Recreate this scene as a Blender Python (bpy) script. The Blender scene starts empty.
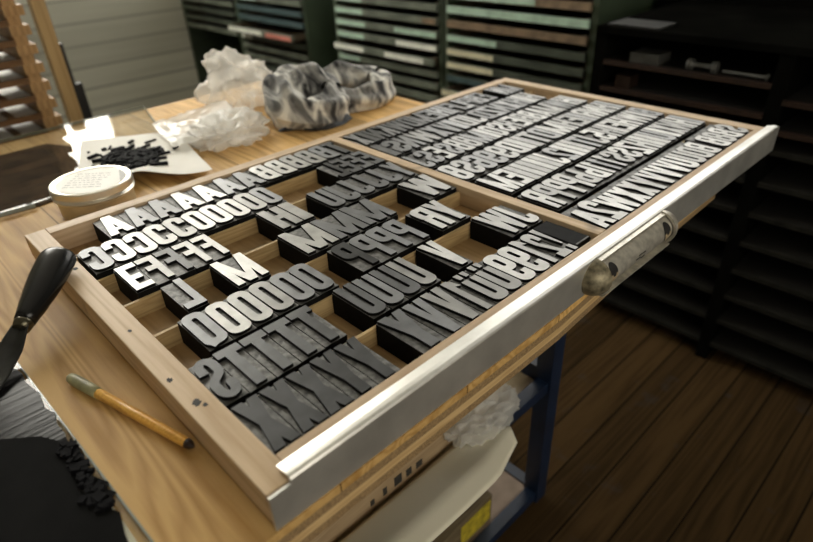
import bpy, bmesh, math, random
from mathutils import Vector, noise, Matrix
random.seed(7)
S = bpy.context.scene
COL = S.collection
PI = math.pi

# ------------------------------------------------------------------ materials
def newmat(name):
    m = bpy.data.materials.new(name); m.use_nodes = True
    nt = m.node_tree; b = nt.nodes['Principled BSDF']
    return m, nt, b
def N(nt, t, **k):
    n = nt.nodes.new(t)
    for a, v in k.items(): setattr(n, a, v)
    return n
def plain(name, col, rough=.5, metal=0., var=.25, scale=30., bump=0., spec=.5):
    m, nt, b = newmat(name)
    tc = N(nt, 'ShaderNodeTexCoord'); no = N(nt, 'ShaderNodeTexNoise')
    no.inputs['Scale'].default_value = scale; no.inputs['Detail'].default_value = 5
    nt.links.new(tc.outputs['Object'], no.inputs['Vector'])
    r = N(nt, 'ShaderNodeValToRGB')
    r.color_ramp.elements[0].position = .3; r.color_ramp.elements[1].position = .7
    r.color_ramp.elements[0].color = [c * (1 - var) for c in col] + [1]
    r.color_ramp.elements[1].color = [min(1, c * (1 + var)) for c in col] + [1]
    nt.links.new(no.outputs['Fac'], r.inputs['Fac']); nt.links.new(r.outputs['Color'], b.inputs['Base Color'])
    b.inputs['Roughness'].default_value = rough; b.inputs['Metallic'].default_value = metal
    b.inputs['Specular IOR Level'].default_value = spec
    if bump:
        bp = N(nt, 'ShaderNodeBump'); bp.inputs['Strength'].default_value = bump; bp.inputs['Distance'].default_value = .002
        nt.links.new(no.outputs['Fac'], bp.inputs['Height']); nt.links.new(bp.outputs['Normal'], b.inputs['Normal'])
    return m
def wood(name, c1, c2, axis=0, rough=.55, scale=9., spec=.3, board=0., board_axis=0, gap=.03, stain=0., groove=.25, rings=9.):
    """long grain along axis; optional board seams every `board` metres across board_axis"""
    m, nt, b = newmat(name); L = nt.links.new
    tc = N(nt, 'ShaderNodeTexCoord'); mp = N(nt, 'ShaderNodeMapping')
    sc = [scale] * 3; sc[axis] = scale * .06
    mp.inputs['Scale'].default_value = sc; L(tc.outputs['Object'], mp.inputs['Vector'])
    no = N(nt, 'ShaderNodeTexNoise'); no.inputs['Scale'].default_value = 1.3; no.inputs['Detail'].default_value = 2; no.inputs['Distortion'].default_value = .6
    L(mp.outputs['Vector'], no.inputs['Vector'])
    mul = N(nt, 'ShaderNodeMath', operation='MULTIPLY'); mul.inputs[1].default_value = rings
    L(no.outputs['Fac'], mul.inputs[0])
    fr = N(nt, 'ShaderNodeMath', operation='PINGPONG'); fr.inputs[1].default_value = .5
    L(mul.outputs[0], fr.inputs[0])
    fine = N(nt, 'ShaderNodeTexNoise'); fine.inputs['Scale'].default_value = 14.; fine.inputs['Detail'].default_value = 6
    L(mp.outputs['Vector'], fine.inputs['Vector'])
    ad = N(nt, 'ShaderNodeMath', operation='ADD'); L(fr.outputs[0], ad.inputs[0]); L(fine.outputs['Fac'], ad.inputs[1])
    r = N(nt, 'ShaderNodeValToRGB'); e = r.color_ramp.elements
    e[0].position = .35; e[0].color = list(c2) + [1]; e[1].position = .95; e[1].color = list(c1) + [1]
    L(ad.outputs[0], r.inputs['Fac']); out = r.outputs['Color']
    if stain:
        sn = N(nt, 'ShaderNodeTexNoise'); sn.inputs['Scale'].default_value = 14.; sn.inputs['Detail'].default_value = 3
        L(tc.outputs['Object'], sn.inputs['Vector'])
        sr = N(nt, 'ShaderNodeValToRGB'); sr.color_ramp.elements[0].position = .62; sr.color_ramp.elements[1].position = .74
        L(sn.outputs['Fac'], sr.inputs['Fac'])
        sm = N(nt, 'ShaderNodeMath', operation='MULTIPLY'); sm.inputs[1].default_value = stain; L(sr.outputs['Color'], sm.inputs[0])
        mx = N(nt, 'ShaderNodeMix', data_type='RGBA'); mx.inputs['B'].default_value = (.05, .045, .04, 1)
        L(sm.outputs[0], mx.inputs['Factor']); L(out, mx.inputs['A']); out = mx.outputs['Result']
    if board:
        sp = N(nt, 'ShaderNodeSeparateXYZ'); L(tc.outputs['Object'], sp.inputs[0])
        dv = N(nt, 'ShaderNodeMath', operation='DIVIDE'); dv.inputs[1].default_value = board; L(sp.outputs[board_axis], dv.inputs[0])
        f2 = N(nt, 'ShaderNodeMath', operation='FRACT'); L(dv.outputs[0], f2.inputs[0])
        lt = N(nt, 'ShaderNodeMath', operation='LESS_THAN'); lt.inputs[1].default_value = gap; L(f2.outputs[0], lt.inputs[0])
        fl = N(nt, 'ShaderNodeMath', operation='FLOOR'); L(dv.outputs[0], fl.inputs[0])
        wn = N(nt, 'ShaderNodeTexWhiteNoise', noise_dimensions='1D'); L(fl.outputs[0], wn.inputs['W'])
        mr = N(nt, 'ShaderNodeMapRange'); mr.inputs['To Min'].default_value = .75; mr.inputs['To Max'].default_value = 1.15; L(wn.outputs['Value'], mr.inputs['Value'])
        hs = N(nt, 'ShaderNodeHueSaturation'); L(mr.outputs[0], hs.inputs['Value']); L(out, hs.inputs['Color'])
        mx = N(nt, 'ShaderNodeMix', data_type='RGBA'); mx.inputs['B'].default_value = (c2[0] * groove, c2[1] * groove, c2[2] * groove, 1)
        L(lt.outputs[0], mx.inputs['Factor']); L(hs.outputs['Color'], mx.inputs['A']); out = mx.outputs['Result']
    L(out, b.inputs['Base Color'])
    b.inputs['Roughness'].default_value = rough; b.inputs['Specular IOR Level'].default_value = spec
    bp = N(nt, 'ShaderNodeBump'); bp.inputs['Strength'].default_value = .15; bp.inputs['Distance'].default_value = .001
    L(ad.outputs[0], bp.inputs['Height']); L(bp.outputs['Normal'], b.inputs['Normal'])
    return m
def emit(name, col, st):
    m, nt, b = newmat(name)
    b.inputs['Base Color'].default_value = (0, 0, 0, 1)
    b.inputs['Emission Color'].default_value = list(col) + [1]; b.inputs['Emission Strength'].default_value = st
    return m
def thinglass(name, tint=(.97, .98, .97), ior=1.5, rough=.0):
    m, nt, b = newmat(name); nt.nodes.remove(b)
    o = nt.nodes['Material Output']
    tr = N(nt, 'ShaderNodeBsdfTransparent'); tr.inputs[0].default_value = list(tint) + [1]
    gl = N(nt, 'ShaderNodeBsdfGlossy'); gl.inputs['Roughness'].default_value = rough
    fr = N(nt, 'ShaderNodeFresnel'); fr.inputs['IOR'].default_value = ior
    ge = N(nt, 'ShaderNodeNewGeometry'); iv = N(nt, 'ShaderNodeMath', operation='SUBTRACT'); iv.inputs[0].default_value = 1
    nt.links.new(ge.outputs['Backfacing'], iv.inputs[1]); ml = N(nt, 'ShaderNodeMath', operation='MULTIPLY'); nt.links.new(fr.outputs[0], ml.inputs[0]); nt.links.new(iv.outputs[0], ml.inputs[1])
    mx = N(nt, 'ShaderNodeMixShader'); nt.links.new(ml.outputs[0], mx.inputs[0])
    nt.links.new(tr.outputs[0], mx.inputs[1]); nt.links.new(gl.outputs[0], mx.inputs[2]); nt.links.new(mx.outputs[0], o.inputs[0])
    return m
def film(name, opacity, col, rough=.22):
    """crumpled clear plastic: part transparent, part milky and glossy"""
    m, nt, b = newmat(name)
    o = nt.nodes['Material Output']
    b.inputs['Base Color'].default_value = list(col) + [1]; b.inputs['Roughness'].default_value = rough
    b.inputs['Specular IOR Level'].default_value = .9
    tr = N(nt, 'ShaderNodeBsdfTransparent')
    tl = N(nt, 'ShaderNodeBsdfTranslucent'); tl.inputs[0].default_value = list(col) + [1]
    m2 = N(nt, 'ShaderNodeMixShader'); m2.inputs[0].default_value = .4
    nt.links.new(b.outputs[0], m2.inputs[1]); nt.links.new(tl.outputs[0], m2.inputs[2])
    lw = N(nt, 'ShaderNodeLayerWeight'); lw.inputs[0].default_value = .35
    mr = N(nt, 'ShaderNodeMapRange'); mr.inputs['To Min'].default_value = opacity; mr.inputs['To Max'].default_value = min(1, opacity + .45)
    nt.links.new(lw.outputs['Facing'], mr.inputs['Value'])
    mx = N(nt, 'ShaderNodeMixShader'); nt.links.new(mr.outputs[0], mx.inputs[0])
    nt.links.new(tr.outputs[0], mx.inputs[1]); nt.links.new(m2.outputs[0], mx.inputs[2]); nt.links.new(mx.outputs[0], o.inputs[0])
    return m

M = {}
M['pine'] = wood('pine_table', (.74, .47, .18), (.46, .25, .07), axis=1, scale=9, rings=15., rough=.55, spec=.18, board=.15, board_axis=0, gap=.010)
M['ply_dark'] = wood('board_layer_endgrain', (.33, .22, .11), (.17, .11, .055), axis=1, scale=60)
M['ply_light'] = wood('board_layer_long', (.60, .42, .21), (.44, .28, .12), axis=0, scale=30)
M['case_wood'] = wood('case_wood', (.60, .45, .29), (.46, .32, .18), axis=1, scale=16, rough=.5, stain=.55)
M['case_wood_x'] = wood('case_wood_along', (.61, .46, .31), (.48, .34, .21), axis=0, scale=16, rough=.5, stain=.3)
M['case_floor'] = wood('case_floor_wood', (.40, .26, .12), (.27, .165, .07), axis=1, scale=14, rough=.55)
M['strip'] = wood('row_strip_wood', (.50, .36, .18), (.34, .23, .105), axis=0, scale=30, rough=.5)
M['alu'] = plain('aluminium_facing', (.74, .73, .69), rough=.38, metal=.80, var=.16, scale=18, bump=.05)
M['nickel'] = plain('worn_nickel', (.60, .57, .50), rough=.42, metal=.65, var=.28, scale=90, bump=.12)
M['brass'] = plain('tarnished_cap', (.24, .21, .14), rough=.55, metal=.6, var=.6, scale=120, bump=.2)
M['hole'] = plain('hole_dark', (.012, .011, .01), rough=.8)
M['card_tan'] = plain('tan_card', (.42, .33, .20), rough=.8)
M['black_wood'] = plain('inked_wood', (.005, .005, .005), rough=.65, var=.4, scale=80, bump=.1, spec=.10)
M['shoulder'] = plain('type_shoulder', (.105, .105, .10), rough=.5, metal=.2, var=.6, scale=160, bump=.5)
# type face: tone is each letter's object colour, window reflections partly painted into it
m, nt, b = newmat('type_face'); L = nt.links.new
oi = N(nt, 'ShaderNodeObjectInfo'); tc = N(nt, 'ShaderNodeTexCoord')
no = N(nt, 'ShaderNodeTexNoise'); no.inputs['Scale'].default_value = 45; no.inputs['Detail'].default_value = 6
av = N(nt, 'ShaderNodeVectorMath', operation='ADD'); L(tc.outputs['Object'], av.inputs[0])
cx = N(nt, 'ShaderNodeCombineXYZ'); rm = N(nt, 'ShaderNodeMath', operation='MULTIPLY'); rm.inputs[1].default_value = 40
L(oi.outputs['Random'], rm.inputs[0]); L(rm.outputs[0], cx.inputs[0]); L(cx.outputs[0], av.inputs[1]); L(av.outputs[0], no.inputs['Vector'])
mr = N(nt, 'ShaderNodeMapRange'); mr.inputs['From Min'].default_value = .3; mr.inputs['From Max'].default_value = .7
mr.inputs['To Min'].default_value = .72; mr.inputs['To Max'].default_value = 1.1; L(no.outputs['Fac'], mr.inputs['Value'])
hs = N(nt, 'ShaderNodeHueSaturation'); L(oi.outputs['Color'], hs.inputs['Color']); L(mr.outputs[0], hs.inputs['Value'])
L(hs.outputs['Color'], b.inputs['Base Color'])
b.inputs['Metallic'].default_value = .28; b.inputs['Specular IOR Level'].default_value = .3
r2 = N(nt, 'ShaderNodeMapRange'); r2.inputs['To Min'].default_value = .30; r2.inputs['To Max'].default_value = .46; L(no.outputs['Fac'], r2.inputs['Value']); L(r2.outputs[0], b.inputs['Roughness'])
M['face'] = m
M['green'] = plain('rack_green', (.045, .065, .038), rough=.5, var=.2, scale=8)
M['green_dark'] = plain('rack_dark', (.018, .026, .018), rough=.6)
M['tray_wood'] = wood('old_tray_wood', (.10, .075, .05), (.05, .035, .02), axis=1)
M['f_grey'] = plain('front_grey_green', (.14, .16, .125), rough=.5, var=.35, scale=14)
M['f_dim'] = plain('front_dim', (.055, .068, .05), rough=.55, var=.3, scale=14)
M['f_mint'] = plain('front_mint', (.42, .58, .47), rough=.5, var=.2, scale=25)
M['f_white'] = plain('front_white', (.80, .82, .74), rough=.55, var=.1, scale=25)
M['f_cream'] = plain('front_cream', (.62, .59, .42), rough=.55, var=.15, scale=25)
M['f_brown'] = plain('front_brown', (.20, .14, .085), rough=.6, var=.35, scale=25)
M['f_teal'] = plain('front_teal', (.05, .085, .09), rough=.5, var=.2)
M['f_pink'] = plain('front_pink', (.62, .22, .17), rough=.55, var=.15)
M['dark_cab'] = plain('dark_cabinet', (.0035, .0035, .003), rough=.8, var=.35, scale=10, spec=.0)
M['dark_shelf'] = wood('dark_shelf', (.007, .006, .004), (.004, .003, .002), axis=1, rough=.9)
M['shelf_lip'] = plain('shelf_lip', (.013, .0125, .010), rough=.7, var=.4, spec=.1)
M['tan_end'] = wood('tray_end', (.026, .013, .008), (.013, .007, .004), axis=2)
M['lead'] = plain('lead_grey', (.08, .08, .072), rough=.5, metal=.3)
M['lead_dim'] = plain('dull_grey', (.016, .016, .014), rough=.7, spec=.1)
M['blue'] = plain('blue_paint', (.008, .018, .045), rough=.4, var=.3, scale=20)
M['tray_beige'] = plain('beige_board', (.52, .42, .27), rough=.6, var=.1)
M['shelf_pink'] = plain('shelf_board', (.33, .25, .19), rough=.6, var=.15)
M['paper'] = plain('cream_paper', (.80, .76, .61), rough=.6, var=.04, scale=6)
M['paper_white'] = plain('white_paper', (.74, .72, .66), rough=.6, var=.05, scale=10)
M['ink'] = plain('black_ink', (.004, .004, .005), rough=.7, var=.3, scale=60, bump=.3, spec=.06)
M['ink_matte'] = plain('black_ink_matte', (.006, .006, .006), rough=.75, var=.3, scale=40, bump=.1, spec=.04)
# streaked ink film
m, nt, b = newmat('ink_streaks'); L = nt.links.new
tc = N(nt, 'ShaderNodeTexCoord'); mp = N(nt, 'ShaderNodeMapping'); mp.inputs['Rotation'].default_value = (0, 0, -.7); mp.inputs['Scale'].default_value = (14, 190, 10)
wv = N(nt, 'ShaderNodeTexNoise'); wv.inputs['Scale'].default_value = 1.; wv.inputs['Detail'].default_value = 3; wv.inputs['Distortion'].default_value = .5
L(tc.outputs['Object'], mp.inputs['Vector']); L(mp.outputs['Vector'], wv.inputs['Vector'])
b.inputs['Base Color'].default_value = (.006, .006, .0065, 1); b.inputs['Roughness'].default_value = .20; b.inputs['Specular IOR Level'].default_value = .11
bp = N(nt, 'ShaderNodeBump'); bp.inputs['Strength'].default_value = .45; bp.inputs['Distance'].default_value = .001
L(wv.outputs['Fac'], bp.inputs['Height']); L(bp.outputs['Normal'], b.inputs['Normal'])
M['ink_film'] = m
M['glass'] = thinglass('clear_glass')
M['glass_edge'] = plain('glass_edge', (.25, .28, .25), rough=.15, var=.1)
M['brown_board'] = plain('brown_board', (.05, .030, .016), rough=.8, var=.6, scale=22, spec=.05)
M['tin'] = plain('tin_metal', (.68, .65, .57), rough=.3, metal=.9, var=.06)
M['tin_body'] = plain('tin_body', (.50, .42, .28), rough=.35, metal=.4, var=.08)
M['label'] = plain('tin_label', (.78, .77, .72), rough=.5, var=.03)
M['label_grey'] = plain('label_grey', (.30, .30, .29), rough=.5, var=.05)
M['knife_handle'] = plain('black_handle', (.006, .006, .006), rough=.24, var=.3, scale=20, bump=.04, spec=.35)
M['knife_steel'] = plain('inky_steel', (.03, .03, .028), rough=.3, metal=.7, var=.6, scale=30)
M['ferrule'] = plain('ferrule', (.10, .09, .06), rough=.25, metal=.8, var=.6, scale=60)
M['stick'] = wood('stick_wood', (.76, .42, .09), (.60, .29, .05), axis=0, scale=60, rough=.35)
M['tape'] = plain('old_tape', (.25, .24, .13), rough=.5, var=.4, scale=70, bump=.3)
M['bag'] = film('plastic_bag', .33, (.95, .94, .90), rough=.16)
M['bag_thin'] = film('plastic_film', .42, (.95, .95, .92), rough=.16)
M['bag_flap'] = film('plastic_flap_film', .66, (.95, .95, .92), rough=.2)
# inked rag
m, nt, b = newmat('inked_rag'); L = nt.links.new
tc = N(nt, 'ShaderNodeTexCoord'); no = N(nt, 'ShaderNodeTexNoise'); no.inputs['Scale'].default_value = 19; no.inputs['Detail'].default_value = 6; no.inputs['Distortion'].default_value = .9
rmp = N(nt, 'ShaderNodeMapping'); rmp.inputs['Rotation'].default_value = (.3, .2, .6); rmp.inputs['Scale'].default_value = (1.7, .45, .8); L(tc.outputs['Object'], rmp.inputs['Vector'])
L(rmp.outputs['Vector'], no.inputs['Vector']); r = N(nt, 'ShaderNodeValToRGB'); e = r.color_ramp.elements
e[0].position = .36; e[0].color = (.02, .02, .022, 1); e[1].position = .60; e[1].color = (.72, .71, .66, 1)
x = e.new(.47); x.color = (.24, .24, .235, 1)
L(no.outputs['Fac'], r.inputs['Fac']); L(r.outputs['Color'], b.inputs['Base Color']); b.inputs['Roughness'].default_value = .85
M['rag'] = m
M['rag_shadow'] = plain('rag_shadow', (.012, .012, .013), rough=.6, var=.5)
M['timber'] = wood('post_timber', (.45, .31, .14), (.34, .22, .09), axis=2, scale=8)
M['stack_rail'] = wood('tray_rail', (.16, .08, .03), (.10, .05, .018), axis=0, scale=14)
M['stack_end'] = wood('tray_block', (.46, .28, .12), (.27, .15, .06), axis=2, scale=20)
M['brown_cup'] = wood('brown_cupboard', (.10, .045, .02), (.055, .025, .012), axis=2)
M['black_tool'] = plain('black_tool', (.012, .012, .012), rough=.5)
M['beam'] = wood('rough_beam', (.20, .155, .09), (.09, .065, .035), axis=0, scale=22, rough=.8)
M['yellow'] = plain('yellow_paint', (.50, .40, .03), rough=.6, var=.45, scale=70)
M['stamp_board'] = wood('stamped_board', (.42, .31, .19), (.30, .21, .12), axis=0, scale=22)
M['stamp'] = plain('black_stamp', (.03, .028, .025), rough=.7, var=.5, scale=90)
M['floor'] = wood('floor_planks', (.060, .035, .013), (.030, .017, .006), axis=0, scale=9, rough=.85, spec=.08, board=.086, board_axis=1, gap=.05, stain=.5)
M['siding'] = wood('siding_boards', (.80, .80, .67), (.72, .72, .59), axis=0, scale=3, groove=.55, rough=.55, board=.115, board_axis=2, gap=.10)
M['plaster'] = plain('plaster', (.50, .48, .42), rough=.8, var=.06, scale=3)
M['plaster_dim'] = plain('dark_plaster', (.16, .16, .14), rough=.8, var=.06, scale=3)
M['ceil'] = wood('ceiling_boards', (.62, .60, .54), (.52, .50, .44), axis=0, scale=3, rough=.6, board=.13, board_axis=1, gap=.06)
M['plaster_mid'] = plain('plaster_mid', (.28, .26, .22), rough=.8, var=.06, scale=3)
M['frame_paint'] = plain('window_paint', (.60, .59, .54), rough=.5, var=.05)
M['sky'] = emit('daylight_pane', (1., .975, .91), 3.0)
M['sky_back'] = emit('daylight_pane_back', (1., .96, .86), 10.0)
M['sky_left'] = emit('daylight_pane_front', (1.0, .93, .79), 3.6)

# ------------------------------------------------------------------ mesh helpers
class MB:
    def __init__(s): s.v = []; s.f = []; s.m = []; s.sm = []
    def face(s, idx, mi=0, smooth=False): s.f.append(idx); s.m.append(mi); s.sm.append(smooth)
    def box(s, x0, x1, y0, y1, z0, z1, mi=0, rot=0, c=None, top=None):
        b = len(s.v)
        P = [(x0, y0, z0), (x1, y0, z0), (x1, y1, z0), (x0, y1, z0), (x0, y0, z1), (x1, y0, z1), (x1, y1, z1), (x0, y1, z1)]
        if rot:
            cx, cy = c or ((x0 + x1) / 2, (y0 + y1) / 2); a, d = math.cos(rot), math.sin(rot)
            P = [(cx + (x - cx) * a - (y - cy) * d, cy + (x - cx) * d + (y - cy) * a, z) for x, y, z in P]
        s.v += P
        for i, q in enumerate([(3, 2, 1, 0), (4, 5, 6, 7), (0, 1, 5, 4), (1, 2, 6, 5), (2, 3, 7, 6), (3, 0, 4, 7)]):
            s.face([b + k for k in q], (top if (top is not None and i == 1) else mi))
        return s
    def prism(s, poly, z0, z1, mi=0, mtop=None, holes=None):
        """ccw polygon in xy extruded in z"""
        mtop = mi if mtop is None else mtop
        n = len(poly); b = len(s.v)
        s.v += [(x, y, z0) for x, y in poly] + [(x, y, z1) for x, y in poly]
        a = sum(poly[i][0] * poly[(i + 1) % n][1] - poly[(i + 1) % n][0] * poly[i][1] for i in range(n))
        fw = a > 0
        t = [b + n + i for i in range(n)]; u = [b + i for i in range(n)]
        s.face(t if fw else t[::-1], mtop); s.face(u[::-1] if fw else u, mi)
        for i in range(n):
            j = (i + 1) % n; q = [b + i, b + j, b + n + j, b + n + i]
            s.face(q if fw else q[::-1], mi)
        return s
    def ring(s, outer, inner, z0, z1, mi=0, mtop=None):
        mtop = mi if mtop is None else mtop
        n = len(outer); b = len(s.v)
        for pl in (outer, inner):
            for z in (z0, z1): s.v += [(x, y, z) for x, y in pl]
        a = sum(outer[i][0] * outer[(i + 1) % n][1] - outer[(i + 1) % n][0] * outer[i][1] for i in range(n)); fw = a > 0
        o0, o1, i0, i1 = b, b + n, b + 2 * n, b + 3 * n
        for i in range(n):
            j = (i + 1) % n
            for q, mm in (([o1 + i, o1 + j, i1 + j, i1 + i], mtop), ([o0 + i, i0 + i, i0 + j, o0 + j], mi), ([o0 + i, o0 + j, o1 + j, o1 + i], mi), ([i0 + i, i1 + i, i1 + j, i0 + j], mi)):
                s.face(q if fw else q[::-1], mm)
        return s
    def xprism(s, prof, x0, x1, mi=0):
        """profile of (y,z) extruded along x"""
        n = len(prof); b = len(s.v)
        s.v += [(x0, y, z) for y, z in prof] + [(x1, y, z) for y, z in prof]
        s.face([b + i for i in range(n)], mi); s.face([b + n + i for i in range(n)][::-1], mi)
        for i in range(n):
            j = (i + 1) % n; s.face([b + i, b + n + i, b + n + j, b + j], mi)
        return s
    def tube(s, pts, rad, n=12, mi=0, flat=None, cap=True, up=(0, 0, 1)):
        """tube along points, radius list; flat = (a,b) scales per point"""
        b = len(s.v); K = len(pts); pts = [Vector(p) for p in pts]
        for k, p in enumerate(pts):
            d = (pts[min(k + 1, K - 1)] - pts[max(k - 1, 0)]).normalized()
            u = Vector(up).cross(d)
            if u.length < 1e-4: u = Vector((1, 0, 0)).cross(d)
            u.normalize(); w = d.cross(u)
            fa, fb = (flat[k] if flat else (1, 1))
            for i in range(n):
                a = 2 * PI * i / n
                s.v.append(tuple(p + u * math.cos(a) * rad[k] * fa + w * math.sin(a) * rad[k] * fb))
        for k in range(K - 1):
            for i in range(n):
                j = (i + 1) % n
                s.face([b + k * n + i, b + k * n + j, b + (k + 1) * n + j, b + (k + 1) * n + i], mi, True)
        if cap:
            s.face([b + i for i in range(n)][::-1], mi); s.face([b + (K - 1) * n + i for i in range(n)], mi)
        return s
    def lathe(s, prof, n=48, mi=0, c=(0, 0)):
        b = len(s.v); K = len(prof)
        for r, z in prof:
            for i in range(n):
                a = 2 * PI * i / n; s.v.append((c[0] + r * math.cos(a), c[1] + r * math.sin(a), z))
        for k in range(K - 1):
            for i in range(n):
                j = (i + 1) % n; s.face([b + k * n + i, b + k * n + j, b + (k + 1) * n + j, b + (k + 1) * n + i], mi, False)
        s.face([b + i for i in range(n)][::-1], mi); s.face([b + (K - 1) * n + i for i in range(n)], mi)
        return s
    def grid(s, fn, nu, nv, mi=0, smooth=True):
        b = len(s.v)
        for i in range(nu + 1):
            for j in range(nv + 1): s.v.append(tuple(fn(i / nu, j / nv)))
        for i in range(nu):
            for j in range(nv):
                a = b + i * (nv + 1) + j; s.face([a, a + nv + 1, a + nv + 2, a + 1], mi, smooth)
        return s
    def mesh(s, name, mats, off=(0, 0, 0)):
        me = bpy.data.meshes.new(name)
        me.from_pydata([(x - off[0], y - off[1], z - off[2]) for x, y, z in s.v], [], s.f)
        for q in (mats if isinstance(mats, (list, tuple)) else [mats]): me.materials.append(q)
        for p, mi, sm in zip(me.polygons, s.m, s.sm): p.material_index = mi; p.use_smooth = sm
        me.update(); return me
    def build(s, name, mats, parent=None, loc=None):
        """points are world coordinates; parent gives the local frame (translation only)"""
        base = Vector((0, 0, 0)); q = parent
        while q is not None: base += q.location; q = q.parent
        off = base if loc is None else Vector(loc)
        o = bpy.data.objects.new(name, s.mesh(name, mats, off)); COL.objects.link(o)
        if parent is not None: o.parent = parent; o.location = off - base
        else: o.location = off
        return o
def tag(o, label=None, cat=None, group=None, kind=None):
    if label: o['label'] = label
    if cat: o['category'] = cat
    if group: o['group'] = group
    if kind: o['kind'] = kind
    return o
def thing(name, loc, label, cat, group=None):
    o = bpy.data.objects.new(name, None); COL.objects.link(o); o.location = loc; o.empty_display_size = .02
    return tag(o, label, cat, group)
def B(*a, **k): return MB().box(*a, **k)
def bevel(o, w=.001, seg=2):
    md = o.modifiers.new('bevel', 'BEVEL'); md.width = w; md.segments = seg; md.limit_method = 'ANGLE'
    return o

FL = -.75     # floor level; the table top is z = 0
XR, YB, XL, YF, ZC = 2.05, 3.45, -2.2, -2.2, 2.65

# ------------------------------------------------------------------ room
def st(o): tag(o, kind='structure'); return o
st(B(XL - .1, XR + .1, YF - .1, YB + .1, FL - .05, FL).build('floor', M['floor']))
st(B(XL - .1, XR + .1, YF - .1, YB + .1, ZC, ZC + .05).build('ceiling', M['ceil']))
def wall_x(name, x0, x1, mat, holes):
    mb = MB(); ys = [YF] + [q for h in holes for q in (h[0], h[1])] + [YB]
    for i in range(0, len(ys), 2): mb.box(x0, x1, ys[i], ys[i + 1], FL, ZC)
    for y0, y1, z0, z1 in holes: mb.box(x0, x1, y0, y1, FL, z0); mb.box(x0, x1, y0, y1, z1, ZC)
    return st(mb.build(name, mat))
def wall_y(name, y0, y1, mat, holes):
    mb = MB(); xs = [XL - .1] + [q for h in holes for q in (h[0], h[1])] + [XR + .1]
    for i in range(0, len(xs), 2): mb.box(xs[i], xs[i + 1], y0, y1, FL, ZC)
    for x0, x1, z0, z1 in holes: mb.box(x0, x1, y0, y1, FL, z0); mb.box(x0, x1, y0, y1, z1, ZC)
    return st(mb.build(name, mat))
WR = [(.15, 2.0, .42, 1.62)]
WB = [(-.15, 1.07, .60, 2.55), (1.24, 1.86, .95, 2.45)]
WFR = [(-.9, .9, .1, 1.6)]
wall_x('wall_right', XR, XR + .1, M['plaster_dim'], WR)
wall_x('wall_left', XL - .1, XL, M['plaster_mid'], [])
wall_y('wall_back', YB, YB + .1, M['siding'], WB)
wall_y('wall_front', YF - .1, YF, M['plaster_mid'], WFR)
def window(name, ax, a0, a1, z0, z1, p0, p1, pane, nx=2, nz=2):
    """window in the wall slab p0..p1 (inner face first); ax 'x' = wall whose face is x = const"""
    def bb(mb, u0, u1, w0, w1, q0, q1):
        lo, hi = min(q0, q1), max(q0, q1)
        if ax == 'x': mb.box(lo, hi, u0, u1, w0, w1)
        else: mb.box(u0, u1, lo, hi, w0, w1)
    mid = (p0 + p1) / 2; t = .02 * (1 if p1 > p0 else -1)
    mb = MB(); bb(mb, a0, a1, z0, z1, mid + t, mid + t * 1.2); pn = mb.build(name, pane); st(pn)
    fr = MB(); w = .045
    bb(fr, a0, a0 + w, z0, z1, mid - t, mid + t); bb(fr, a1 - w, a1, z0, z1, mid - t, mid + t)
    bb(fr, a0 + w, a1 - w, z0, z0 + w, mid - t, mid + t); bb(fr, a0 + w, a1 - w, z1 - w, z1, mid - t, mid + t)
    fr.build('window_frame', M['frame_paint'], pn)
    for i in range(1, nx):
        u = a0 + (a1 - a0) * i / nx; bb(q := MB(), u - .015, u + .015, z0 + w, z1 - w, mid - t * .6, mid + t * .9); q.build('mullion', M['frame_paint'], pn)
    for i in range(1, nz):
        z = z0 + (z1 - z0) * i / nz; bb(q := MB(), a0 + w, a1 - w, z - .012, z + .012, mid - t * .5, mid + t * .8); q.build('glazing_bar', M['frame_paint'], pn)
window('window_1', 'x', *WR[0], XR, XR + .1, M['sky'], 2, 2)
window('window_2', 'y', *WB[0], YB, YB + .1, M['sky_back'], 2, 4)
window('window_3', 'y', *WFR[0], YF, YF - .1, M['sky_left'], 3, 2)
window('window_4', 'y', *WB[1], YB, YB + .1, M['sky_back'], 1, 3)

# ------------------------------------------------------------------ worktable
tb = thing('worktable', (.357, .56, FL), 'pine-topped worktable on a blue steel frame, carrying the big type case', 'table')
TE = [(-.75, -.003), (.36, -.003), (.48, .003), (.57, .0095), (.70, .0145), (.83, .0175), (.83, 1.13), (-.75, 1.13)]
def slab(z0, z1): return MB().prism(TE, z0, z1)
top = slab(-.0085, 0).build('table_top', M['pine'], tb)
slab(-.018, -.0085).build('core_layer', M['ply_dark'], top)
slab(-.027, -.018).build('middle_layer', M['ply_light'], top)
slab(-.036, -.027).build('bottom_layer', M['ply_dark'], top)
LX = [-.6, .665]; LY = [.178, .98]
for x in LX:
    for y in LY: B(x - .017, x + .017, y - .017, y + .017, FL, -.036).build('leg', M['blue'], tb)
for y in LY:
    B(LX[0] + .017, LX[1] - .017, y - .012, y + .012, -.425, -.40).build('tray_bar', M['blue'], tb)
    B(LX[0] + .017, LX[1] - .017, y - .012, y + .012, FL + .005, FL + .03).build('lower_bar', M['blue'], tb)
for x in LX:
    B(x - .012, x + .012, LY[0] + .017, LY[1] - .017, -.425, -.38).build('tray_bar', M['blue'], tb)
    B(x - .012, x + .012, LY[0] + .017, LY[1] - .017, FL + .005, FL + .03).build('lower_bar', M['blue'], tb)
B(LX[0] + .012, LX[1] - .012, LY[0] + .012, LY[1] - .012, -.424, -.415).build('tray_board', M['tray_beige'], tb)
B(LX[0] + .012, LX[1] - .012, LY[0] + .012, LY[1] - .012, FL + .012, FL + .026).build('lower_shelf', M['shelf_pink'], tb)

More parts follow.
